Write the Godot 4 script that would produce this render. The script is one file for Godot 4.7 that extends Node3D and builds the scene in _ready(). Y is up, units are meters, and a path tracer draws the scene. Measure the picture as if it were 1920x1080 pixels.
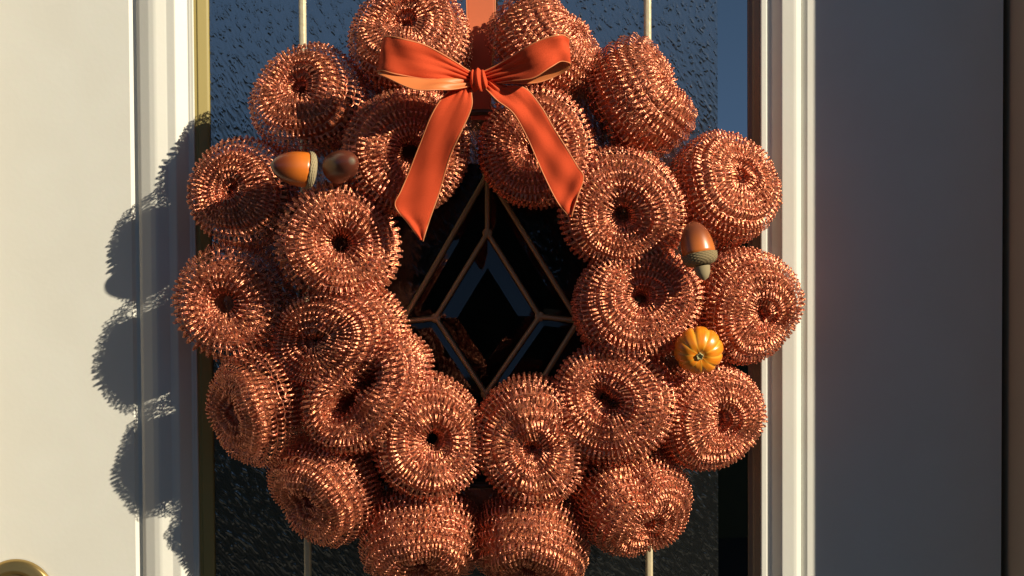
extends Node3D

const PX := 0.00036            # metres per photograph pixel on the door face
const DIST := 0.9              # camera to door face
var cam: Camera3D
var rng := RandomNumberGenerator.new()
var names := {}

# ---------------------------------------------------------------- helpers
class Acc:
	var v := PackedVector3Array()
	var n := PackedVector3Array()
	var c := PackedColorArray()
	var i := PackedInt32Array()
	var colored := false
	func quad(a: int, b: int, d: int, e: int) -> void:
		i.append(a); i.append(b); i.append(d)
		i.append(d); i.append(b); i.append(e)
	func vert(p: Vector3, nn: Vector3, col := Color.WHITE) -> int:
		v.append(p); n.append(nn)
		if colored: c.append(col)
		return v.size() - 1
	func arrays() -> Array:
		var a := []
		a.resize(Mesh.ARRAY_MAX)
		a[Mesh.ARRAY_VERTEX] = v
		a[Mesh.ARRAY_NORMAL] = n
		if colored: a[Mesh.ARRAY_COLOR] = c
		a[Mesh.ARRAY_INDEX] = i
		return a
	# flat polygon fan facing along nn
	func poly(pts: Array, nn: Vector3, col := Color.WHITE) -> void:
		var base := v.size()
		for p in pts: vert(p, nn, col)
		var flip: bool = (pts[2] - pts[0]).cross(pts[1] - pts[0]).dot(nn) < 0
		for k in range(1, pts.size() - 1):
			i.append(base)
			if flip:
				i.append(base + k + 1); i.append(base + k)
			else:
				i.append(base + k); i.append(base + k + 1)
	func box(lo: Vector3, hi: Vector3) -> void:
		for ax in 3:
			for s in [0, 1]:
				var nn := Vector3.ZERO
				nn[ax] = 1.0 if s else -1.0
				var b := (ax + 1) % 3
				var d := (ax + 2) % 3
				var pts := []
				for q in [[0, 0], [1, 0], [1, 1], [0, 1]]:
					var p := Vector3.ZERO
					p[ax] = hi[ax] if s else lo[ax]
					p[b] = hi[b] if q[0] else lo[b]
					p[d] = hi[d] if q[1] else lo[d]
					pts.append(p)
				poly(pts, nn)
	# smooth grid: rows of points; wrap = columns close on themselves; inside = a point the surface faces away from
	func grid(rows: Array, wrap := false, flip := false, cols: Array = []) -> void:
		var R := rows.size()
		var C: int = rows[0].size()
		var base := v.size()
		for r in R:
			for k in C:
				var kp: int = (k + 1) % C if wrap else mini(k + 1, C - 1)
				var km: int = (k - 1 + C) % C if wrap else maxi(k - 1, 0)
				var du: Vector3 = rows[r][kp] - rows[r][km]
				var dv: Vector3 = rows[mini(r + 1, R - 1)][k] - rows[maxi(r - 1, 0)][k]
				if du.length_squared() < 1e-16:
					var rr: int = r + 1 if r < R / 2 else r - 1
					du = rows[rr][kp] - rows[rr][km]
				var nn := du.cross(dv).normalized()
				if flip: nn = -nn
				vert(rows[r][k], nn, cols[r][k] if cols.size() else Color.WHITE)
		for r in R - 1:
			for k in (C if wrap else C - 1):
				var k2 := (k + 1) % C
				var a := base + r * C + k
				var b := base + r * C + k2
				if flip: quad(a, b, a + C, b + C)
				else: quad(a, a + C, b, b + C)

func mesh_of(list: Array) -> ArrayMesh:
	var m := ArrayMesh.new()
	for e in list:
		m.add_surface_from_arrays(Mesh.PRIMITIVE_TRIANGLES, e[0].arrays())
		m.surface_set_material(m.get_surface_count() - 1, e[1])
	return m

func numbered(parent: Node, called: String) -> String:
	var key := str(parent.get_instance_id()) + called
	var k: int = names.get(key, 0)
	names[key] = k + 1
	return called if k == 0 else "%s_%03d" % [called, k]

func part(called: String, list: Array, parent: Node) -> MeshInstance3D:
	var o := MeshInstance3D.new()
	o.name = numbered(parent, called)
	o.mesh = mesh_of(list)
	parent.add_child(o, true)
	return o

func thing(called: String, label: String, category: String, at := Vector3.ZERO, group := "") -> Node3D:
	var o := Node3D.new()
	o.name = numbered(self, called)
	o.position = at
	add_child(o, true)
	o.set_meta("label", label)
	o.set_meta("category", category)
	if group: o.set_meta("group", group)
	return o

func structure(called: String, list: Array) -> MeshInstance3D:
	var o := part(called, list, self)
	o.set_meta("kind", "structure")
	return o

func mat(albedo: Color, rough := 0.5, metal := 0.0) -> StandardMaterial3D:   # albedo in linear values
	var m := StandardMaterial3D.new()
	m.albedo_color = albedo.linear_to_srgb()
	m.roughness = rough
	m.metallic = metal
	return m

func noise_tex(freq: float, normal: bool, size := 512, strength := 4.0, ramp: Gradient = null) -> NoiseTexture2D:
	var f := FastNoiseLite.new()
	f.seed = 7
	f.frequency = freq
	f.fractal_octaves = 4
	var t := NoiseTexture2D.new()
	t.width = size; t.height = size
	t.seamless = true
	t.noise = f
	t.as_normal_map = normal
	t.bump_strength = strength
	if ramp: t.color_ramp = ramp
	return t

func ramp2(a: Color, b: Color) -> Gradient:
	var g := Gradient.new()
	g.set_color(0, a); g.set_color(1, b)
	return g

# a photograph pixel to the point at depth z it belongs to
func at(x: float, y: float, z: float) -> Vector3:
	var f := 540.0 / tan(deg_to_rad(cam.fov) * 0.5)
	var d := cam.transform.basis * Vector3(x - 960.0, 540.0 - y, -f)
	var o := cam.transform.origin
	return o + d * ((z - o.z) / d.z)

func smooth_path(pts: Array, per := 8) -> Array:
	var out := []
	for k in pts.size() - 1:
		var p0: Vector3 = pts[maxi(k - 1, 0)]
		var p1: Vector3 = pts[k]
		var p2: Vector3 = pts[k + 1]
		var p3: Vector3 = pts[mini(k + 2, pts.size() - 1)]
		for s in per:
			out.append(p1.cubic_interpolate(p2, p0, p3, float(s) / per))
	out.append(pts[-1])
	return out

func tube(acc: Acc, pts: Array, radii: Array, sides := 8, col := Color.WHITE) -> void:
	var rows := []
	var cols := []
	var up := Vector3(0.31, 0.2, 0.93)
	for k in pts.size():
		var t: Vector3 = (pts[mini(k + 1, pts.size() - 1)] - pts[maxi(k - 1, 0)]).normalized()
		var a := t.cross(up).normalized()
		var b := t.cross(a)
		var row := []
		var cr := []
		for s in sides:
			var an := TAU * s / sides
			row.append(pts[k] + (a * cos(an) + b * sin(an)) * radii[k])
			cr.append(col)
		rows.append(row); cols.append(cr)
	acc.grid(rows, true, false, cols)

# profile [radius, height] turned round an axis, with a radius modulation and colours
func lathe(acc: Acc, prof: Array, origin: Vector3, axis: Vector3, sides: int, rad: Callable, tint: Callable) -> void:
	var a := axis.normalized()
	var u := (Vector3.RIGHT - a * a.x)
	if u.length() < 0.2: u = Vector3.UP - a * a.y
	u = u.normalized()
	var w := a.cross(u)
	var rows := []
	var cols := []
	for k in prof.size():
		var row := []
		var cr := []
		for s in sides:
			var an := TAU * s / sides
			var q: Vector2 = rad.call(prof[k], k, s, an)
			row.append(origin + a * q.y + (u * cos(an) + w * sin(an)) * q.x)
			cr.append(tint.call(float(k) / (prof.size() - 1), an))
		rows.append(row); cols.append(cr)
	acc.grid(rows, true, false, cols)

# ---------------------------------------------------------------- scene
func _ready() -> void:
	rng.seed = 20241
	# camera
	cam = Camera3D.new()
	cam.name = "camera"
	cam.fov = rad_to_deg(2.0 * atan(540.0 * PX / DIST))
	cam.position = Vector3(0, DIST * tan(deg_to_rad(1.5)), DIST)
	cam.rotation_degrees = Vector3(-1.5, 0, -0.32)
	cam.near = 0.02
	cam.far = 400.0
	add_child(cam)
	cam.current = true
	# sky and exposure
	var we := WorldEnvironment.new()
	we.name = "environment"
	var env := Environment.new()
	env.background_mode = Environment.BG_SKY
	var sky := Sky.new()
	var sm := ProceduralSkyMaterial.new()
	sm.sky_top_color = Color(0.20, 0.28, 0.34)
	sm.sky_horizon_color = Color(0.55, 0.71, 0.92)
	sm.sky_curve = 0.24
	sm.ground_bottom_color = Color(0.12, 0.11, 0.09)
	sm.ground_horizon_color = Color(0.3, 0.32, 0.34)
	sm.sky_energy_multiplier = 1.0
	sky.sky_material = sm
	env.sky = sky
	env.background_energy_multiplier = 0.49
	env.tonemap_mode = Environment.TONE_MAPPER_LINEAR
	env.tonemap_exposure = 1.2
	env.sdfgi_enabled = true
	env.ssao_enabled = true
	env.ssil_enabled = true
	we.environment = env
	add_child(we)
	# low autumn sun from the right
	var sun := DirectionalLight3D.new()
	sun.name = "sun"
	sun.light_energy = 1.6
	sun.light_color = Color(1.0, 0.95, 0.84)
	sun.light_angular_distance = 0.5
	sun.shadow_enabled = true
	add_child(sun)
	sun.look_at_from_position(Vector3(1.5, 0.86, 1.0), Vector3.ZERO)

	build_setting()
	build_door()
	build_wreath()
	build_ribbons()
	build_ornaments()

# ---------------------------------------------------------------- setting
func build_setting() -> void:
	var paving := mat(Color(0.032, 0.031, 0.03), 0.9)
	var g := Acc.new()
	g.poly([Vector3(-200, -1.45, -200), Vector3(200, -1.45, -200), Vector3(200, -1.45, 200), Vector3(-200, -1.45, 200)], Vector3.UP)
	structure("ground", [[g, paving]])
	# hall behind the door: closed and unlit
	var dark := mat(Color(0.05, 0.045, 0.04), 0.8)
	var h := Acc.new()
	h.box(Vector3(-0.9, -1.45, -2.2), Vector3(0.9, 0.95, -2.15))
	h.box(Vector3(-0.9, -1.45, -2.15), Vector3(-0.85, 0.95, -0.10))
	h.box(Vector3(0.85, -1.45, -2.15), Vector3(0.9, 0.95, -0.10))
	h.box(Vector3(-0.85, 0.90, -2.15), Vector3(0.85, 0.95, -0.10))
	h.box(Vector3(-0.85, -1.446, -2.15), Vector3(0.85, -1.40, -0.10))
	structure("hall_wall", [[h, dark]])
	# house wall either side of the doorway and above it
	var stone := mat(Color(0.33, 0.29, 0.24), 0.9)
	var w := Acc.new()
	w.box(Vector3(0.42, -1.45, -0.10), Vector3(3.2, 2.6, 0.10))
	w.box(Vector3(-3.2, -1.45, -0.10), Vector3(-0.49, 2.6, 0.06))
	w.box(Vector3(-0.49, 0.80, -0.10), Vector3(0.42, 2.6, 0.06))
	structure("house_wall", [[w, stone]])
	# hedge across the road: what the glass mirrors below the sky
	var hedge := thing("hedge", "tall dark green hedge across from the door, mirrored in the glass", "hedge", Vector3(0, -1.45, 7.0))
	var leaf := mat(Color(0.035, 0.045, 0.022), 0.8)
	var fn := FastNoiseLite.new()
	fn.seed = 3
	fn.frequency = 0.8
	var hm := Acc.new()
	var rows := []
	for r in 15:
		var t := PI * r / 14.0
		var row := []
		for k in 200:
			var x := -20.0 + 40.0 * k / 199.0
			var top := 2.16 + 0.5 * fn.get_noise_1d(x) + 0.25 * fn.get_noise_1d(x * 4.0 + 50)
			var q := fn.get_noise_2d(x * 3.0, r * 1.7)
			row.append(Vector3(x, maxf(0.0, pow(sin(t), 0.5)) * (top + 0.2 * q), -cos(t) * (1.0 + 0.3 * q)))
		rows.append(row)
	hm.grid(rows, false, true)
	part("hedge_body", [[hm, leaf]], hedge)

# ---------------------------------------------------------------- door
func paint() -> StandardMaterial3D:
	var m := mat(Color(0.74, 0.735, 0.685), 0.42)
	m.uv1_triplanar = true
	m.uv1_world_triplanar = true
	m.uv1_scale = Vector3(5, 5, 5)
	m.albedo_texture = noise_tex(0.006, false, 512, 1.0, ramp2(Color(0.985, 0.98, 0.975), Color(1, 1, 1)))
	m.normal_enabled = true
	m.normal_texture = noise_tex(0.09, true, 512, 1.0)
	m.normal_scale = 0.08
	return m

# profile points [x, z], drawn as flat facets between heights y0 and y1
func moulding(acc: Acc, prof: Array, y0: float, y1: float) -> void:
	for k in prof.size() - 1:
		var a: Vector2 = prof[k]
		var b: Vector2 = prof[k + 1]
		var e := b - a
		var nn := Vector3(-e.y, 0, e.x).normalized()
		if e.x < 0: nn = -nn
		if absf(e.x) < 1e-7: nn = Vector3(1 if (k < prof.size() / 2) else -1, 0, 0)
		acc.poly([Vector3(a.x, y0, a.y), Vector3(b.x, y0, b.y), Vector3(b.x, y1, b.y), Vector3(a.x, y1, a.y)], nn)

func rounded(prof: Array, r := 0.0006) -> Array:   # soften the corners of a profile
	var out := [prof[0]]
	for k in range(1, prof.size() - 1):
		var p: Vector2 = prof[k]
		var a: Vector2 = prof[k - 1]
		var b: Vector2 = prof[k + 1]
		var ra := minf(r, p.distance_to(a) * 0.4)
		var rb := minf(r, p.distance_to(b) * 0.4)
		var pa := p + (a - p).normalized() * ra
		var pb := p + (b - p).normalized() * rb
		out.append(pa)
		for s in [0.25, 0.5, 0.75]:
			out.append(pa.lerp(p, s).lerp(p.lerp(pb, s), s))
		out.append(pb)
	out.append(prof[-1])
	return out

func glass(alpha: float, rough: float) -> StandardMaterial3D:
	var m := mat(Color(0.006, 0.008, 0.008), rough)
	m.albedo_color.a = alpha
	m.transparency = BaseMaterial3D.TRANSPARENCY_ALPHA
	m.metallic_specular = 0.5
	return m

func mirror_glass(rough: float) -> StandardMaterial3D:   # coated glazing in front of an unlit hall
	return mat(Color(0.42, 0.435, 0.43), rough, 1.0)

func build_door() -> void:
	var door := thing("front_door", "cream painted front door with dark leaded glass panel in moulded frame", "door", Vector3(0, 0, 0))
	var cream := paint()
	var y0 := -1.44
	var y1 := 0.78
	# edges on the door face, from the photograph
	var gl := at(396, 540, -0.009).x + 0.0007
	var gr := at(1402, 540, -0.009).x
	var frame_l := at(266, 540, 0.0).x      # outer edge of left chamfer
	var panel_l := at(248, 540, 0.0).x
	var panel_r := at(1514, 540, 0.0).x
	var door_r := at(1879, 540, 0.0).x
	var door_l := -0.40
	var gy0 := -0.60
	var gy1 := 0.62
	# panels
	var pl := Acc.new()
	pl.box(Vector3(door_l, y0, -0.044), Vector3(panel_l, y1, 0.0))
	part("door_panel", [[pl, cream]], door)
	var pr := Acc.new()
	pr.box(Vector3(panel_r, y0, -0.044), Vector3(door_r, y1, 0.0))
	part("door_panel", [[pr, cream]], door)
	for e in [[y0, gy0], [gy1, y1]]:
		var rail := Acc.new()
		rail.box(Vector3(panel_l, e[0], -0.044), Vector3(panel_r, e[1], 0.0))
		part("door_rail", [[rail, cream]], door)
	# glazing frame mouldings (d from the glass edge outwards, z)
	var mm := 0.001
	var dl := [[9.6, -9.2], [9.8, -3.8], [11.6, -3.9], [12.4, -3.7], [13.6, -4.0], [14.2, -3.6], [20.4, 1.4], [21.2, 1.7], [26.4, 1.5], [27.0, 1.7], [33.0, 3.4], [34.6, 3.6], [38.0, 3.3], [44.5, 1.4], [46.5, 0.2], [46.9, -0.4], [47.2, -2.2], [49.8, -2.2], [53.4, 0.0]]
	var prof := []
	for q in dl: prof.append(Vector2(gl - q[0] * mm, q[1] * mm))
	prof[-1].x = panel_l
	var fl := Acc.new()
	moulding(fl, rounded(prof), gy0, gy1)
	part("glazing_frame", [[fl, cream]], door)
	var dr := [[7.6, -9.2], [7.8, -3.0], [8.4, -2.6], [11.6, -2.6], [12.0, -3.0], [12.2, -3.8], [15.5, -3.8], [20.6, 1.8], [21.4, 2.3], [29.0, 2.8], [31.0, 2.6], [34.2, 0.4], [34.6, -2.4], [35.2, -2.6], [40.6, 0.0]]
	prof = []
	for q in dr: prof.append(Vector2(gr + q[0] * mm, q[1] * mm))
	prof[-1].x = panel_r
	var fr := Acc.new()
	moulding(fr, rounded(prof), gy0, gy1)
	part("glazing_frame", [[fr, cream]], door)
	# beads that hold the glass
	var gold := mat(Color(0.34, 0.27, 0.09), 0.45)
	var b1 := Acc.new()
	prof = [Vector2(gl - 0.0002, -0.0105), Vector2(gl - 0.0004, -0.0078), Vector2(gl - 0.0015, -0.0072), Vector2(gl - 0.0072, -0.0052), Vector2(gl - 0.0078, -0.0060), Vector2(gl - 0.0098, -0.0056), Vector2(gl - 0.0100, -0.0105)]
	moulding(b1, rounded(prof, 0.0004), gy0, gy1)
	part("glazing_bead", [[b1, gold]], door)
	var brown := mat(Color(0.22, 0.16, 0.11), 0.4)  # right bead lies in shade; that shade is put into its darker colour
	var b2 := Acc.new()
	prof = [Vector2(gr + 0.0001, -0.0105), Vector2(gr + 0.0004, -0.0085), Vector2(gr + 0.0030, -0.0080), Vector2(gr + 0.0040, -0.0068), Vector2(gr + 0.0075, -0.0040), Vector2(gr + 0.0079, -0.0105)]
	moulding(b2, rounded(prof, 0.0004), gy0, gy1)
	part("glazing_bead", [[b2, brown]], door)

	# leaded design, in metres on the glass plane
	var zg := -0.010
	var c1 := at(572, 540, zg).x
	var c2 := at(1215.5, 540, zg).x
	var P := func(x, y): var q := at(x, y, zg); return Vector2(q.x, q.y)
	var oT: Vector2 = P.call(914, 327)
	var oL: Vector2 = P.call(755, 603)
	var oR: Vector2 = P.call(1084, 602)
	var oB: Vector2 = P.call(912, 882)
	var iT: Vector2 = P.call(914, 437)
	var iL: Vector2 = P.call(817, 596)
	var iR: Vector2 = P.call(1012, 593)
	var iB: Vector2 = P.call(911, 738)
	var tx := mirror_glass(0.20)
	var clear := glass(0.45, 0.03)
	var edge := at(1346, 540, zg).x
	textured_pane(gl, c1 - 0.001, zg, [], tx, door)
	var r0: Vector2 = P.call(700, 905)
	var r1: Vector2 = P.call(1128, 305)
	textured_pane(c1 + 0.001, c2 - 0.001, zg, [r0, Vector2(r1.x, r0.y), r1, Vector2(r0.x, r1.y)], tx, door)
	textured_pane(r0.x, r1.x, zg, [oT, oR, oB, oL], glass(0.6, 0.14), door, r0.y, r1.y)  # darker section added inside the ring: the wreath's shade put into the glass
	textured_pane(c2 + 0.001, edge, zg, [], tx, door)
	var strip := Acc.new()
	strip.poly([Vector3(edge, -0.55, zg), Vector3(gr, -0.55, zg), Vector3(gr, 0.58, zg), Vector3(edge, 0.58, zg)], Vector3.BACK)
	part("glass_edge_strip", [[strip, mirror_glass(0.02)]], door)
	for q in [[oT, oR, iR, iT], [oR, oB, iB, iR], [oB, oL, iL, iB], [oL, oT, iT, iL]]:
		bevel(q, 0.006, 0.0012, zg, clear, door)
	bevel([iT, iR, iB, iL], 0.0125, 0.0026, zg, clear, door)
	var lit_lead := mat(Color(0.78, 0.66, 0.44), 0.36, 0.35)  # upright bars: the sunlight on them is put into this paler colour
	lit_lead.normal_enabled = true
	lit_lead.uv1_triplanar = true
	lit_lead.uv1_scale = Vector3(20, 20, 20)
	lit_lead.normal_texture = noise_tex(0.02, true, 256, 3.0)
	lit_lead.normal_scale = 0.4
	var shaded_lead := mat(Color(0.46, 0.33, 0.17), 0.4, 0.5)  # same lead in the diamond and joints, with shade put into the colour
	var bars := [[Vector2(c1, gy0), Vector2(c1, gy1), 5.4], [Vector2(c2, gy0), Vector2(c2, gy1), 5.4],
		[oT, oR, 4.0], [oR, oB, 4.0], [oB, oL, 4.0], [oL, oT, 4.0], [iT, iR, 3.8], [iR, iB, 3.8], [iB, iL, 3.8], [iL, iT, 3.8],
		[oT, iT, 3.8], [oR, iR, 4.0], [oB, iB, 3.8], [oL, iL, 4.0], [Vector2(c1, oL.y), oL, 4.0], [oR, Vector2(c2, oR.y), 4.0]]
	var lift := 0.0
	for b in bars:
		came(b[0], b[1], b[2] * 0.001, zg, lift, lit_lead if b[2] > 5.0 else shaded_lead, door)
		lift += 0.00004
	# solder joints where bars meet
	for q in [oT, oL, oR, oB, iT, iL, iR, iB]:
		var s := Acc.new()
		var pr2 := []
		for k in 7:
			var t := PI * 0.5 * k / 6.0
			pr2.append(Vector2(0.0034 * cos(t), 0.0023 + 0.0008 * sin(t)))
		lathe(s, pr2, Vector3(q.x, q.y, zg), Vector3.BACK, 14, func(p, _k, _s, _a): return p, func(_t, _a): return Color.WHITE)
		part("solder_joint", [[s, shaded_lead]], door)
	# door knob: brass rose and dark knob, mostly below the picture
	var brass := mat(Color(0.42, 0.30, 0.12), 0.32, 0.85)
	var dkb := mat(Color(0.20, 0.15, 0.09), 0.35, 0.8)
	var kc := at(31, 1121, 0.001)
	var kr := Acc.new()
	var pk := []
	for q in [[26.6, 0], [26.4, 2], [25.2, 3.6], [22.5, 3.8], [20.0, 4.9], [18.2, 5.0], [17.4, 3.8], [0.01, 4.0]]: pk.append(Vector2(q[0] * mm, q[1] * mm))
	lathe(kr, pk, kc, Vector3.BACK, 56, func(p, _k, _s, _a): return p, func(_t, _a): return Color.WHITE)
	var knob := part("door_knob", [[kr, brass]], door)
	var kn := Acc.new()
	pk = []
	for q in [[16.8, 4.1], [16.6, 6], [15.0, 8.5], [11.5, 10.5], [6, 11.6], [0.01, 12]]: pk.append(Vector2(q[0] * mm, q[1] * mm))
	lathe(kn, pk, kc, Vector3.BACK, 48, func(p, _k, _s, _a): return p, func(_t, _a): return Color.WHITE)
	part("knob_cap", [[kn, dkb]], knob)

	# frame the door hangs in
	var fr2 := thing("door_frame", "tan wooden door frame at the right edge beside the shaded door panel", "door frame", Vector3(0, -1.45, 0))
	var tan_paint := mat(Color(0.52, 0.43, 0.31), 0.55)
	var jx := at(1893, 540, 0.0).x
	for e in [[jx, 0.4195, 0.0880], [-0.4895, door_l - 0.004, 0.05]]:
		var j := Acc.new()
		j.box(Vector3(e[0], 0, -0.099), Vector3(e[1], 2.235, e[2]))
		part("jamb", [[j, tan_paint]], fr2)
	var hd := Acc.new()
	hd.box(Vector3(door_l - 0.003, 2.234, -0.099), Vector3(jx - 0.001, 2.249, 0.05))
	part("head", [[hd, tan_paint]], fr2)
	var rb := Acc.new()
	rb.box(Vector3(door_r + 0.0002, 0.01, -0.098), Vector3(jx - 0.0005, 2.23, -0.03))  # black strip added: the shade in the gap beside the jamb, as colour
	part("dark_gap_strip", [[rb, mat(Color(0.01, 0.01, 0.01), 0.7)]], fr2)

func textured_pane(x0: float, x1: float, z: float, hole: Array, m: Material, door: Node, ya := -0.222, yb := 0.218) -> void:
	var st := 0.00066
	var nx := int((x1 - x0) / st)
	var ny := int((yb - ya) / st)
	var f := FastNoiseLite.new()
	f.seed = 11
	f.frequency = 1.0
	f.fractal_type = FastNoiseLite.FRACTAL_NONE
	f.noise_type = FastNoiseLite.TYPE_SIMPLEX
	var a := Acc.new()
	var hh := PackedFloat32Array()
	hh.resize((nx + 1) * (ny + 1))
	var sx := (x1 - x0) / nx
	var sy := (yb - ya) / ny
	for r in ny + 1:
		var y := ya + r * sy
		for k in nx + 1:
			var x := x0 + k * sx
			# upright strokes that lean over lower down
			var lean := 0.38 + clampf(0.1 - y, 0.0, 0.35) * 0.8
			var xs := x + y * lean
			var ph := xs / 0.0062 + 1.3 * f.get_noise_2d(xs / 0.0105, y / 0.0230) + 0.35 * f.get_noise_2d(xs / 0.0035 + 20.0, y / 0.006)
			var fr := ph - floorf(ph)
			var mask := smoothstep(-0.2, 0.55, f.get_noise_2d(xs / 0.0065 + 9.0, y / 0.0100))
			var n2 := f.get_noise_2d(xs / 0.0030 + 70.0, y / 0.0095 + 31.0)
			var w := pow(fr / 0.82, 3.0) if fr < 0.82 else (1.0 - fr) / 0.18
			hh[r * (nx + 1) + k] = 0.00023 * w * mask + 0.00003 * n2
	for r in ny + 1:
		for k in nx + 1:
			var x := x0 + k * sx
			var y := ya + r * sy
			var h := hh[r * (nx + 1) + k]
			var gx := (hh[r * (nx + 1) + mini(k + 1, nx)] - hh[r * (nx + 1) + maxi(k - 1, 0)]) / (2.0 * sx)
			var gy := (hh[mini(r + 1, ny) * (nx + 1) + k] - hh[maxi(r - 1, 0) * (nx + 1) + k]) / (2.0 * sy)
			a.vert(Vector3(x, y, z + h), Vector3(-gx, -gy, 1).normalized())
	var poly := PackedVector2Array(hole)
	for r in ny:
		for k in nx:
			if hole.size() and Geometry2D.is_point_in_polygon(Vector2(x0 + (k + 0.5) * sx, ya + (r + 0.5) * sy), poly): continue
			var b := r * (nx + 1) + k
			a.quad(b, b + nx + 1, b + 1, b + nx + 2)
	part("textured_pane", [[a, m]], door)

func bevel(q: Array, inset: float, high: float, z: float, m: Material, door: Node) -> void:
	var ins: Array = Geometry2D.offset_polygon(PackedVector2Array(q), -inset)
	if ins.is_empty(): return
	var top: PackedVector2Array = ins[0]
	var a := Acc.new()
	var tp := []
	for p in top: tp.append(Vector3(p.x, p.y, z + high))
	a.poly(tp, Vector3.BACK)
	# each corner of the outline goes with the nearest corner of the inset face
	for k in q.size():
		var p0: Vector2 = q[k]
		var p1: Vector2 = q[(k + 1) % q.size()]
		var t0 := top[0]
		var t1 := top[0]
		for t in top:
			if t.distance_to(p0) < t0.distance_to(p0): t0 = t
			if t.distance_to(p1) < t1.distance_to(p1): t1 = t
		var A := Vector3(p0.x, p0.y, z)
		var B := Vector3(p1.x, p1.y, z)
		var C := Vector3(t1.x, t1.y, z + high)
		var D := Vector3(t0.x, t0.y, z + high)
		var nn := (B - A).cross(D - A).normalized()
		if nn.z < 0: nn = -nn
		if C.distance_to(D) < 1e-6: a.poly([A, B, C], nn)
		else: a.poly([A, B, C, D], nn)
	part("bevelled_pane", [[a, m]], door)

func came(p: Vector2, q: Vector2, w: float, z: float, lift: float, m: Material, door: Node) -> void:
	var d := (q - p).normalized()
	var s := Vector2(-d.y, d.x) * w * 0.5
	var a := Acc.new()
	var rows := []
	for e in [p, q]:
		var row := []
		for k in 9:
			var t := -1.0 + k * 0.25
			row.append(Vector3(e.x + s.x * t, e.y + s.y * t, z - 0.0006 + lift + 0.0034 * sqrt(maxf(0.0, 1.0 - t * t * t * t))))
		rows.append(row)
	a.grid(rows, false, false)
	if a.n[4].z < 0:
		a = Acc.new()
		a.grid(rows, false, true)
	part("came", [[a, m]], door)

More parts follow.
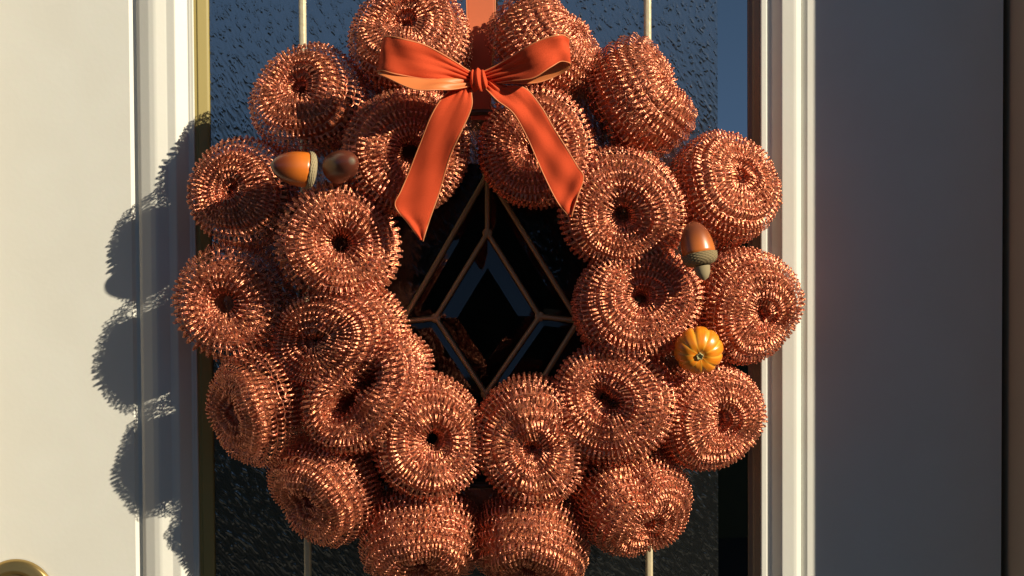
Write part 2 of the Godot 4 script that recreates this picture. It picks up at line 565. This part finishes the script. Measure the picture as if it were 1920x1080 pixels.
# ---------------------------------------------------------------- wreath
# one knitted copper scourer: rows of loops laid over a deformed ring shape
func scourer(c: Vector3, R: float, hole_px: Vector2, o: Dictionary, copper: Material, inner: Material, wreath: Node) -> void:
	var H: float = o.get("H", 0.62)
	var q0: float = o.get("hole", 0.15)
	var slit: float = o.get("slit", 0.0)
	var slit_an: float = deg_to_rad(o.get("slit_an", 0.0))
	var st: float = o.get("st", 1.0)
	var st_an: float = deg_to_rad(o.get("st_an", 0.0))
	var notch: Array = o.get("notch", [])
	var wales: int = o.get("wales", 66)
	var fins: float = o.get("fins", -0.3)
	var swirl: float = o.get("swirl", rng.randf_range(-0.25, 0.25))
	var lean: float = o.get("tl", 0.55)
	var so := Vector2(hole_px.x, -hole_px.y) * PX / (R * 0.52) * lean
	var ecc := Vector2(hole_px.x, -hole_px.y) * PX / R * (1.0 - lean) * 0.95
	if so.length() > 0.94: so = so.normalized() * 0.94
	var ax := Vector3(so.x, so.y, sqrt(1.0 - so.length_squared())).normalized()
	var u := (Vector3.RIGHT - ax * ax.x).normalized()
	var w := ax.cross(u)
	var cs := cos(st_an)
	var sn := sin(st_an)
	var ph1 := rng.randf() * TAU
	var ph2 := rng.randf() * TAU
	var ph3 := rng.randf() * TAU
	var S := func(th: float, ph: float, k: float) -> Vector3:
		var q: float = q0 * (1.0 + slit * cos(2.0 * (th - slit_an)))
		var cp := cos(ph)
		var sp := sin(ph)
		var rho := ((1.0 + q) * 0.5 + (1.0 - q) * 0.5 * signf(cp) * pow(absf(cp), 0.86) * k)
		rho *= 1.0 + 0.022 * sin(2.0 * th + ph1) + 0.018 * sin(3.0 * th + ph2)
		for e in notch:
			var da: float = wrapf(th - deg_to_rad(e[0]), -PI, PI) / e[2]
			rho *= 1.0 - e[1] * exp(-da * da) * clampf(cp + 0.6, 0.0, 1.0)
		var h := H * k * signf(sp) * pow(absf(sp), 0.74) * (1.0 + 0.09 * sin(2.0 * th + ph3) + 0.05 * sin(5.0 * th + ph2))
		var ew := clampf(1.0 - (rho - q) / (1.0 - q), 0.0, 1.0) * smoothstep(-0.3, 0.5, sp)
		var x := rho * cos(th) + ecc.x * ew
		var y := rho * sin(th) + ecc.y * ew
		if st != 1.0:
			var xa := x * cs + y * sn
			var ya := -x * sn + y * cs
			xa *= st
			ya *= 2.0 - st
			x = xa * cs - ya * sn
			y = xa * sn + ya * cs
		return (u * x + w * y + ax * h) * R
	var a := Acc.new()
	a.colored = true
	# rows at even distances along the section, from behind the rim over the front into the hole
	var sec := [0.0]
	var phs := [-1.75]
	var lastp: Vector3 = S.call(0.4, -1.75, 1.0)
	for k in range(1, 261):
		var ph := -1.75 + k * (3.14 + 1.75 - 0.15) / 260.0
		var pp: Vector3 = S.call(0.4, ph, 1.0)
		sec.append(sec[-1] + pp.distance_to(lastp))
		phs.append(ph)
		lastp = pp
	var rows := int(round(sec[-1] / (R * o.get("row", 0.165))))
	var row0 := rng.randf() * 0.5
	for r in rows:
		var cut := []
		for e in [0.0, 0.5, 1.0]:
			var want: float = sec[-1] * clampf((r + e + row0 - 0.25) / rows, 0.0, 1.0)
			cut.append(phs[sec.bsearch(want)] if want < sec[-1] else phs[-1])
		var pr: float = cut[1]
		var dph: float = cut[2] - cut[0]
		var cosp := cos(pr)
		var rel := 0.58 + 0.42 * cosp
		var back := sin(pr) < -0.72
		var nw := wales if rel > 0.62 else (wales * 2 / 3 if rel > 0.4 else wales / 2)
		if back: nw = wales / 2
		var strands := 1 if back else 2
		var fin := clampf(1.0 - absf(pr) / 0.75, 0.0, 1.0)
		var pitch := TAU / nw
		var twist := swirl * pr + rng.randf_range(-0.02, 0.02)
		var amp := R * rng.randf_range(0.060, 0.072) * (1.0 + fins * fin)
		var wpitch := pitch * R * rel
		for j in nw:
			var th0 := j * pitch + twist + rng.randf_range(-0.12, 0.12) * pitch
			var jl := rng.randf_range(0.42, 0.6)
			var ja := amp * rng.randf_range(0.75, 1.3)
			for s in strands:
				var off := (s - (strands - 1) * 0.5) * pitch * (0.30 - 0.05 * fin)
				var tilt := rng.randf_range(-0.55, 0.55)
				var wid := minf(R * 0.0078, wpitch * 0.11) * rng.randf_range(0.8, 1.25)
				var tone := rng.randf_range(0.48, 0.88)
				var col := Color(tone, tone * rng.randf_range(0.72, 0.92), tone * rng.randf_range(0.60, 0.86))  # legs toned down in colour so the highlight stays on the crown
				var pts := []
				var skew := rng.randf_range(-0.05, 0.05) * pitch
				var th := th0 + off
				var mid: Vector3 = S.call(th0 + off * 0.5, pr, 1.0)
				var pa: Vector3 = S.call(th, pr - dph * jl, 1.0)
				var pb: Vector3 = S.call(th + skew, pr + dph * jl, 1.0)
				var tn := (pb - pa).normalized()
				var cth: Vector3 = S.call(th + 0.05, pr, 1.0) - mid
				var nrm := cth.cross(tn).normalized()
				var cen: Vector3 = u * cos(th) * R * 0.58 + w * sin(th) * R * 0.58
				if nrm.dot(mid - cen) < 0: nrm = -nrm
				var jx := rng.randf_range(-0.25, 0.25) * R * 0.02
				var top := mid + nrm * ja + tn * jx
				# arch: foot, shoulder, crown, shoulder, foot
				pts = [pa - nrm * R * 0.015, pa.lerp(mid, 0.45) + nrm * ja * 0.62, top, pb.lerp(mid, 0.45) + nrm * ja * 0.62, pb - nrm * R * 0.015]
				var W0 := tn.cross(nrm).normalized()
				strip(a, pts, W0 * cos(tilt) + nrm * sin(tilt), wid, nrm, c, col)
			# the loop head on the ridge
			var bt := th0 + rng.randf_range(-0.1, 0.1) * pitch
			var bp: Vector3 = S.call(bt, pr, 1.0)
			var bq: Vector3 = S.call(bt + 0.05, pr, 1.0)
			var b2: Vector3 = S.call(bt, pr + 0.06, 1.0)
			var e1 := (bq - bp).normalized()
			var bn := e1.cross((b2 - bp).normalized()).normalized()
			var e2 := bn.cross(e1)
			var br := minf(R * 0.0235, wpitch * 0.40) * rng.randf_range(0.7, 1.2)
			bead(a, bp + bn * ja * 0.94 + c, e1 * br, e2 * br * 0.85, bn * br * 0.75)
		# the wire that runs along the valley
		var vp: Array = []
		var nv := nw
		for j in nv + 1:
			var th2 := j * pitch + twist
			vp.append(S.call(th2, pr + dph * (0.5 + (0.07 if j % 2 else -0.07)) + rng.randf_range(-0.03, 0.03), 0.985))
		for j in nv:
			var m0: Vector3 = (vp[j] + vp[j + 1]) * 0.5
			var cen2: Vector3 = u * cos((j + 0.5) * pitch + twist) * R * 0.58 + w * sin((j + 0.5) * pitch + twist) * R * 0.58
			var n2 := (m0 - cen2).normalized()
			var t2: Vector3 = (vp[j + 1] - vp[j]).normalized()
			var wv := t2.cross(n2).normalized()
			var tl := rng.randf_range(-0.7, 0.7)
			strip(a, [vp[j], m0 + n2 * R * 0.01, vp[j + 1]], wv * cos(tl) + n2 * sin(tl), R * 0.008, n2, c, Color(0.7, 0.62, 0.6))
	var kn0: float = o.get("core", 0.78)
	# loose tangle between the rows
	for k in 1200:
		var th3 := rng.randf() * TAU
		var pr3 := rng.randf_range(-0.9 if kn0 > 0.5 else 0.85, 2.7)
		var p0: Vector3 = S.call(th3, pr3, 0.90)
		var p2: Vector3 = S.call(th3 + rng.randf_range(-0.16, 0.16), pr3 + rng.randf_range(-0.35, 0.35), 0.94)
		var cen3: Vector3 = u * cos(th3) * R * 0.58 + w * sin(th3) * R * 0.58
		var n3 := (p0 - cen3).normalized()
		var t3 := (p2 - p0).normalized()
		var w3 := t3.cross(n3).normalized()
		var tl3 := rng.randf_range(-0.9, 0.9)
		strip(a, [p0, (p0 + p2) * 0.5 + n3 * R * rng.randf_range(0.0, 0.05), p2], w3 * cos(tl3) + n3 * sin(tl3), R * 0.007, n3, c, Color(0.7, 0.62, 0.62))
	var body := part("scourer", [[a, copper]], wreath)
	# the rolled layers underneath
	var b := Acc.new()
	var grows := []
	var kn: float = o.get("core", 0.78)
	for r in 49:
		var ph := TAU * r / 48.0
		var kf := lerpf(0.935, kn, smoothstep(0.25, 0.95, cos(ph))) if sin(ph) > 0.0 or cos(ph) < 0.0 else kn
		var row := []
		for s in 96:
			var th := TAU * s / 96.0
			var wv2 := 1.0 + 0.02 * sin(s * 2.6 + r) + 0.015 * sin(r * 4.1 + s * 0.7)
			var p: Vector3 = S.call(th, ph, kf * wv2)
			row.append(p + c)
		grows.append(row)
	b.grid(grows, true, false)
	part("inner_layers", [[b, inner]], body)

func bead(a: Acc, p: Vector3, x: Vector3, y: Vector3, z: Vector3) -> void:
	var base := a.v.size()
	var col := Color(1.0, 0.97, 0.95)  # paler than the legs: the crown highlight is put into the colour
	for d in [x, -x, y, -y, z]:
		a.v.append(p + d)
		a.n.append((d.normalized() + z.normalized() * 0.35).normalized())
		a.c.append(col)
	for q in [[0, 4, 2], [2, 4, 1], [1, 4, 3], [3, 4, 0]]:
		a.i.append(base + q[0]); a.i.append(base + q[1]); a.i.append(base + q[2])

func strip(a: Acc, pts: Array, W: Vector3, wid: float, nrm: Vector3, c: Vector3, col: Color) -> void:
	var base := a.v.size()
	var n := pts.size()
	for k in n:
		var t: Vector3 = pts[mini(k + 1, n - 1)] - pts[maxi(k - 1, 0)]
		var nn := W.cross(t).normalized()
		var p: Vector3 = pts[k] + c
		var e := W * wid
		a.v.append(p - e); a.v.append(p + nn * wid * 0.4); a.v.append(p + e)
		a.n.append((nn - W * 0.55).normalized()); a.n.append(nn); a.n.append((nn + W * 0.55).normalized())
		a.c.append(col); a.c.append(col); a.c.append(col)
	for k in n - 1:
		var i0 := base + k * 3
		a.quad(i0, i0 + 3, i0 + 1, i0 + 4)
		a.quad(i0 + 1, i0 + 4, i0 + 2, i0 + 5)

func build_wreath() -> void:
	var wreath := thing("scourer_wreath", "round wreath of knitted copper scourers hanging on the leaded glass", "wreath", Vector3.ZERO)
	var copper := mat(Color(0.97, 0.38, 0.23), 0.33, 0.70)
	copper.vertex_color_use_as_albedo = true
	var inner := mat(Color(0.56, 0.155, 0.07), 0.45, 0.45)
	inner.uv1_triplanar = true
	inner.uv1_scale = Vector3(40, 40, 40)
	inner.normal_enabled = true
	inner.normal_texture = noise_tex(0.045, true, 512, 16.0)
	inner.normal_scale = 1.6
	# centre x, y, radius in pixels, depth in mm, hole offset x, y, options
	var list := [
		# outer ring
		[770, 80, 112, 38, -6, -34, {"hole": 0.09, "tl": 0.7}],
		[1020, 86, 108, 38, 50, -40, {"hole": 0.05, "tl": 0.8, "notch": [[40, 0.26, 0.20]], "swirl": 0.5}],
		[581, 190, 108, 38, -20, -34, {"swirl": 0.4, "H": 0.5, "wales": 58, "core": 0.25}],
		[1196, 186, 113, 38, 54, -36, {"hole": 0.05, "tl": 0.8, "notch": [[46, 0.30, 0.18]], "swirl": 0.6, "st": 1.05, "st_an": -45}],
		[1352, 356, 107, 38, 32, -28, {"hole": 0.07, "tl": 0.7}],
		[458, 362, 105, 38, -30, -8, {"swirl": 0.6, "slit": 0.5, "slit_an": 60, "hole": 0.09, "tl": 0.3, "H": 0.38, "wales": 56, "core": 0.25}],
		[440, 568, 110, 36, -18, 0, {"wales": 46, "fins": 0.8, "tl": 0.3, "hole": 0.2, "core": 0.25, "H": 0.4}],
		[1392, 572, 107, 38, 30, 16, {"hole": 0.06, "tl": 0.65}],
		[488, 763, 108, 37, -46, 12, {"H": 0.56, "hole": 0.08, "core": 0.25, "tl": 0.8}],
		[1322, 776, 104, 38, 28, 10, {"slit": 0.5, "slit_an": 80, "hole": 0.1}],
		[612, 912, 108, 38, -34, 26, {"H": 0.6, "core": 0.74, "hole": 0.1, "tl": 0.85}],
		[1184, 938, 108, 38, 24, 36, {"H": 0.66, "hole": 0.05, "tl": 0.85, "notch": [[95, 0.2, 0.25]]}],
		[789, 1008, 111, 38, 2, 50, {"H": 0.62, "tl": 0.85, "hole": 0.08}],
		[996, 1014, 109, 38, -10, 50, {"H": 0.62, "tl": 0.85, "hole": 0.08}],
		# inner ring
		[762, 284, 118, 48, 12, 4, {"hole": 0.18}],
		[1008, 278, 112, 48, -12, 4, {"hole": 0.08}],
		[1165, 393, 119, 49, -2, 14, {"hole": 0.16}],
		[635, 457, 113, 50, 12, 0, {"hole": 0.19, "fins": 0.5, "wales": 54}],
		[640, 632, 116, 46, -46, 4, {"st": 1.14, "st_an": 16, "hole": 0.03, "H": 0.66}],
		[693, 735, 116, 55, -26, -8, {"st": 1.15, "st_an": 48, "hole": 0.24, "slit": 0.85, "slit_an": 48}],
		[803, 818, 114, 50, 16, 2, {"hole": 0.16, "st": 1.04, "st_an": 110}],
		[998, 824, 116, 49, 0, 12, {"hole": 0.08, "notch": [[35, 0.30, 0.26]], "swirl": 0.5, "st": 1.06, "st_an": 110}],
		[1150, 756, 118, 50, -18, -14, {"hole": 0.16, "slit": 0.5, "slit_an": -38}],
		[1194, 570, 116, 49, 6, -18, {"hole": 0.14, "st": 1.06, "st_an": 5}],
	]
	for e in list:
		scourer(at(e[0], e[1], e[3] * 0.001), e[2] * 0.965 * PX * (DIST - e[3] * 0.001) / DIST, Vector2(e[4], e[5]), e[6], copper, inner, wreath)
	# wire ring that the scourers are tied to
	var wr := Acc.new()
	var pts := []
	var rad := []
	for k in 65:
		var t := TAU * k / 64.0
		pts.append(at(905 + 340 * cos(t), 560 - 350 * sin(t), 0.022))
		rad.append(0.0022)
	tube(wr, pts, rad, 8)
	part("wire_ring", [[wr, mat(Color(0.12, 0.10, 0.08), 0.4, 0.8)]], wreath)

# ---------------------------------------------------------------- ribbons
# pairs: [x, y, z of one edge, x, y, z of the other edge]; a sheet of real thickness with paler selvedges
func ribbon(pairs: Array, mats: Array, pinched := [], per := 10, ripple := 0.0) -> Array:
	var A := []
	var B := []
	for e in pairs:
		A.append(at(e[0], e[1], e[2] * 0.001))
		B.append(at(e[3], e[4], e[5] * 0.001))
	A = smooth_path(A, per)
	B = smooth_path(B, per)
	var n := A.size()
	var ND := 20
	var rows := []
	for k in n:
		var row := []
		for s in ND + 1:
			row.append(A[k].lerp(B[k], float(s) / ND))
		rows.append(row)
	var nor := []
	for k in n:
		var row := []
		for s in ND + 1:
			var du: Vector3 = rows[k][mini(s + 1, ND)] - rows[k][maxi(s - 1, 0)]
			var dv: Vector3 = rows[mini(k + 1, n - 1)][s] - rows[maxi(k - 1, 0)][s]
			row.append(du.cross(dv).normalized())
		nor.append(row)
	if ripple > 0.0:
		for k in n:
			for s in ND + 1:
				rows[k][s] += nor[k][s] * ripple * (sin(k * 0.37 + s * 0.25) * 0.6 + sin(k * 0.13 - s * 0.4 + 2.0) * 0.6)
	for e in pinched:
		for k in n:
			var dd := absf(k - (0 if e == 0 else n - 1)) / float(per)
			var aa := 0.0013 * exp(-dd * dd * 1.1) + 0.0006 * exp(-dd * 0.9)
			for s in ND + 1:
				rows[k][s] += nor[k][s] * aa * sin(s * TAU / 5.2 + e * 1.3 + 0.35 * dd)
	for k in n:
		for s in ND + 1:
			var du: Vector3 = rows[k][mini(s + 1, ND)] - rows[k][maxi(s - 1, 0)]
			var dv: Vector3 = rows[mini(k + 1, n - 1)][s] - rows[maxi(k - 1, 0)][s]
			nor[k][s] = du.cross(dv).normalized()
	var th := 0.00035
	var front := []
	var back := []
	for k in n:
		var f := []
		var b := []
		for s in ND + 1:
			var edge := 0.4 if s == 0 or s == ND else 1.0
			f.append(rows[k][s] + nor[k][s] * th * edge)
			b.append(rows[k][s] - nor[k][s] * th * edge)
		front.append(f); back.append(b)
	var a1 := Acc.new()
	a1.grid(front, false, false)
	var a2 := Acc.new()
	a2.grid(back, false, true)
	var a3 := Acc.new()
	for s in [0, ND]:
		var ep := []
		var rr := []
		for k in n:
			ep.append(rows[k][s]); rr.append(0.00042)
		tube(a3, ep, rr, 6)
	return [[a1, mats[0]], [a2, mats[1]], [a3, mats[2]]]

func build_ribbons() -> void:
	var velvet := mat(Color(0.78, 0.082, 0.016), 0.9)
	velvet.rim_enabled = true
	velvet.rim = 0.12
	velvet.rim_tint = 1.0
	velvet.uv1_triplanar = true
	velvet.uv1_scale = Vector3(60, 60, 60)
	velvet.normal_enabled = true
	velvet.normal_texture = noise_tex(0.06, true, 512, 8.0)
	velvet.normal_scale = 0.7
	velvet.albedo_texture = noise_tex(0.05, false, 512, 1.0, ramp2(Color(0.84, 0.80, 0.78), Color(1, 1, 1)))
	var satin := mat(Color(0.66, 0.20, 0.06), 0.5)
	var selv := mat(Color(0.72, 0.24, 0.09), 0.6)
	var M := [satin, velvet, selv]
	var hang := thing("hanging_ribbon", "flat orange ribbon running straight up the glass to hang the wreath", "ribbon", Vector3.ZERO)
	part("ribbon_strip", ribbon([[873, -160, 9, 927, -160, 9], [874, -60, 9, 928, -60, 9], [875, 20, 10, 928, 20, 10], [877, 60, 12, 927, 60, 12], [882, 110, 16, 922, 110, 16], [884, 190, 20, 920, 190, 20], [884, 225, 22, 920, 225, 22]], [satin, mat(Color(0.62, 0.15, 0.06), 0.6), selv], [], 8), hang)
	var bow := thing("velvet_bow", "burnt orange velvet bow with two slanted tails at the top of the wreath", "bow", Vector3.ZERO)
	part("bow_loop", ribbon([[890, 138, 86, 888, 160, 86], [850, 114, 94, 848, 150, 93], [800, 86, 102, 792, 147, 98], [755, 73, 105, 745, 139, 100], [729, 68, 102, 716, 132, 99], [719, 73, 95, 708, 136, 95], [730, 98, 88, 724, 146, 100], [785, 122, 86, 782, 168, 108], [835, 134, 84, 832, 168, 104], [886, 144, 82, 884, 162, 88]], M, [0, 1], 10, 0.0008), bow)
	part("bow_loop", ribbon([[906, 158, 86, 906, 136, 86], [956, 152, 93, 948, 113, 94], [1000, 146, 100, 995, 84, 104], [1032, 125, 100, 1035, 68, 106], [1056, 115, 95, 1056, 66, 102], [1070, 122, 87, 1066, 76, 93], [1052, 138, 84, 1046, 96, 87], [1006, 155, 84, 1000, 112, 84], [955, 156, 84, 950, 128, 83], [908, 158, 82, 908, 142, 82]], M, [0, 1], 10, 0.0008), bow)
	part("bow_tail", ribbon([[868, 152, 86, 890, 152, 86], [848, 168, 89, 884, 172, 90], [826, 188, 91, 884, 200, 92], [806, 224, 90, 866, 244, 91], [786, 274, 86, 848, 282, 87], [768, 320, 82, 834, 324, 82], [752, 358, 80, 823, 362, 80], [741, 386, 79, 806, 410, 79], [765, 418, 79, 799, 432, 79], [788, 449, 79, 793, 452, 79]], M, [0], 10, 0.0008), bow)
	part("bow_tail", ribbon([[902, 152, 86, 922, 150, 86], [914, 170, 89, 950, 160, 88], [932, 188, 91, 985, 166, 89], [962, 212, 90, 1011, 196, 88], [986, 252, 87, 1038, 240, 86], [1008, 302, 84, 1062, 278, 84], [1030, 350, 81, 1082, 311, 82], [1046, 380, 80, 1094, 332, 82], [1058, 395, 80, 1084, 366, 81], [1068, 407, 80, 1072, 406, 81]], M, [0], 10, 0.0008), bow)
	var k := Acc.new()
	var prof := []
	for r in 31:
		var t := -1.0 + 2.0 * r / 30.0
		prof.append(Vector2(sqrt(maxf(0.0004, 1.0 - pow(absf(t), 4.0))), t))
	var kc := at(897, 150, 0.088)
	var kax := Vector3(1, 0.12, 0)
	lathe(k, prof, kc, kax, 40, func(p, _k, _s, an): return Vector2(p.x * (0.0066 + 0.0008 * sin(p.y * 8.0 + sin(an) * 1.8 + 0.5)), p.y * (0.0046 + 0.0010 * absf(sin(an * 0.5)))), func(_t, _a): return Color.WHITE)
	part("bow_knot", [[k, velvet]], bow)

# ---------------------------------------------------------------- acorns and pumpkin
func acorn(label: String, tip: Vector3, cap: Vector3, r: float, cap_on: bool, stem: float, dark: Color, light: Color, deep := 0.42) -> void:
	var o := thing("acorn", label, "acorn", Vector3.ZERO, "acorns tucked between the scourers")
	var ax := (tip - cap)
	var L := ax.length()
	var m := mat(Color(1, 1, 1), 0.35)
	m.vertex_color_use_as_albedo = true
	m.clearcoat_enabled = true
	m.clearcoat = 0.3
	m.clearcoat_roughness = 0.22
	var a := Acc.new()
	a.colored = true
	var prof := []
	for k in 26:
		var t := k / 25.0
		var rr := r * pow(maxf(0.0, 1.0 - pow(t, 2.7)), 0.55)
		if t < 0.12: rr *= 0.86 + 0.14 * t / 0.12
		if t > 0.95: rr = maxf(rr, r * 0.075 * (1.0 if t < 0.999 else 0.01))
		prof.append(Vector2(rr, L * (t if t <= 0.95 else 0.95 + (t - 0.95) * 1.5)))
	var f := FastNoiseLite.new()
	f.seed = 5
	f.frequency = 1.0
	lathe(a, prof, cap, ax, 40, func(p, _k, _s, _an): return p, func(t, an):
		var n := 0.5 + 0.5 * f.get_noise_2d(an * 4.0, t * 1.5)
		var q := clampf(t * 1.25 + 0.1 * (n - 0.5), 0.0, 1.0)
		if not cap_on and t > 0.965: return Color(0.24, 0.20, 0.15)
		return light.lerp(dark, smoothstep(0.15, 1.0, q)) * (0.9 + 0.2 * n))
	part("nut", [[a, m]], o)
	if not cap_on:
		var sc := Acc.new()
		var pf := []
		for e in [[0.86, 0.01], [0.6, -0.05], [0.3, -0.07], [0.001, -0.08]]: pf.append(Vector2(e[0] * r, e[1] * r * 2.0))
		lathe(sc, pf, cap, -ax, 30, func(p, _k, _s, _an): return Vector2(p.x, -p.y), func(_t, _a): return Color.WHITE)
		part("nut_scar", [[sc, mat(Color(0.30, 0.25, 0.19), 0.9)]], o)
		return
	var cm := mat(Color(0.36, 0.29, 0.17) if deep < 0.6 else Color(0.25, 0.185, 0.095), 0.95)
	var c := Acc.new()
	var cp := []
	for k in 30:
		var t := k / 29.0
		cp.append(Vector2(r * 1.03 * sqrt(maxf(0.0, 1.0 - pow(t, 3.2))), -t * r * deep + r * 0.16))
	lathe(c, cp, cap, ax, 72, func(p, k, s, _an):
		var b := absf(sin((s + (0.0 if (k / 3) % 2 else 2.0)) * PI / 4.0)) * absf(sin((k % 3 + 0.6) * PI / 3.2))
		return Vector2(p.x + (r * 0.07 * b if k < 28 else 0.0), p.y), func(_t, _a): return Color.WHITE)
	for k in c.n.size(): c.n[k] = -c.n[k]
	var ci := c.i.duplicate()
	for k in range(0, ci.size(), 3):
		c.i[k + 1] = ci[k + 2]
		c.i[k + 2] = ci[k + 1]
	part("cap", [[c, cm]], o)
	var cl := Acc.new()
	var inn := []
	for e in [[1.03, 0.16], [0.99, 0.18], [0.94, 0.16], [0.9, 0.02]]: inn.append(Vector2(e[0] * r, e[1] * r))
	lathe(cl, inn, cap, ax, 48, func(p, _k, _s, _an): return p, func(_t, _a): return Color.WHITE)
	part("cap_lip", [[cl, cm]], o)
	if stem > 0.0:
		var sm := Acc.new()
		var d := -ax.normalized()
		var p0 := cap + d * r * 0.6
		tube(sm, [p0, p0 + d * stem * 0.5, p0 + d * stem * 0.85, p0 + d * stem], [r * 0.5, r * 0.42, r * 0.26, r * 0.03], 14)
		part("stalk", [[sm, mat(Color(0.32, 0.25, 0.14), 0.9)]], o)

func build_ornaments() -> void:
	acorn("pale orange acorn lying on its side with its cap facing right", at(508, 309, 0.084), at(582, 320, 0.077), 33.0 * PX * 0.92, true, 0.0, Color(0.17, 0.035, 0.012), Color(0.74, 0.185, 0.02), 0.5)
	acorn("dark brown capless acorn between the pale acorn and a scourer", at(661, 301, 0.087), at(629, 317, 0.066), 31.0 * PX * 0.92, false, 0.0, Color(0.13, 0.035, 0.02), Color(0.17, 0.04, 0.018))
	acorn("upright acorn with tip up and greenish stalked cap below, on the right", at(1298, 416, 0.078), at(1312, 482, 0.082), 31.0 * PX * 0.92, true, 0.0085, Color(0.20, 0.055, 0.025), Color(0.60, 0.16, 0.03), 0.75)
	var o := thing("mini_pumpkin", "small glossy orange pumpkin in the right side of the wreath", "pumpkin", Vector3.ZERO)
	var c := at(1310, 657, 0.074)
	var ax := Vector3(-0.07, -0.30, 1.0).normalized()
	var a := Acc.new()
	a.colored = true
	var R := 46.0 * PX * 0.925
	var prof := []
	for k in 33:
		var t := PI * k / 32.0
		prof.append(Vector2(R * (0.52 * sin(t) + 0.48 * pow(sin(t), 0.7)), -R * 0.74 * cos(t)))
	var f := FastNoiseLite.new()
	f.seed = 9
	f.frequency = 1.2
	lathe(a, prof, c, ax, 110, func(p, k, _s, an):
		var rib := absf(sin(an * 5.0 + 0.4 + 0.15 * sin(an * 2.0)))
		var g := 1.0 - 0.10 * pow(1.0 - rib, 2.2)
		var dip := clampf(1.0 - p.x / (R * 0.55), 0.0, 1.0)
		return Vector2(p.x * g, p.y * (1.0 - 0.32 * dip * dip)), func(t, an):
		var rib := absf(sin(an * 5.0 + 0.4 + 0.15 * sin(an * 2.0)))
		var n := f.get_noise_2d(an * 9.0, t * 3.0)
		var base := Color(0.92, 0.31, 0.014).lerp(Color(0.84, 0.20, 0.010), clampf(0.5 + n, 0.0, 1.0))
		return base.lerp(Color(0.94, 0.52, 0.06), clampf(pow(1.0 - rib, 3.0) * 0.75 + 0.3 * maxf(0.0, f.get_noise_1d(an * 14.0)), 0.0, 1.0)))
	var pm := mat(Color(1, 1, 1), 0.34)
	pm.vertex_color_use_as_albedo = true
	pm.clearcoat_enabled = true
	pm.clearcoat = 0.35
	pm.clearcoat_roughness = 0.25
	part("pumpkin_body", [[a, pm]], o)
	var s := Acc.new()
	var tp := c + ax * R * 0.50
	var sp := []
	for e in [[5.6, 0.0], [5.0, 1.2], [4.4, 2.4], [4.6, 3.2], [3.6, 3.4], [2.6, 2.6], [0.01, 2.4]]: sp.append(Vector2(e[0] * 0.00045, e[1] * 0.001))
	lathe(s, sp, tp, ax, 30, func(p, _k, _s, an): return Vector2(p.x * (1.0 + 0.14 * sin(an * 5.0)), p.y), func(_t, _a): return Color.WHITE)
	part("stem_scar", [[s, mat(Color(0.42, 0.36, 0.16), 0.85)]], o)
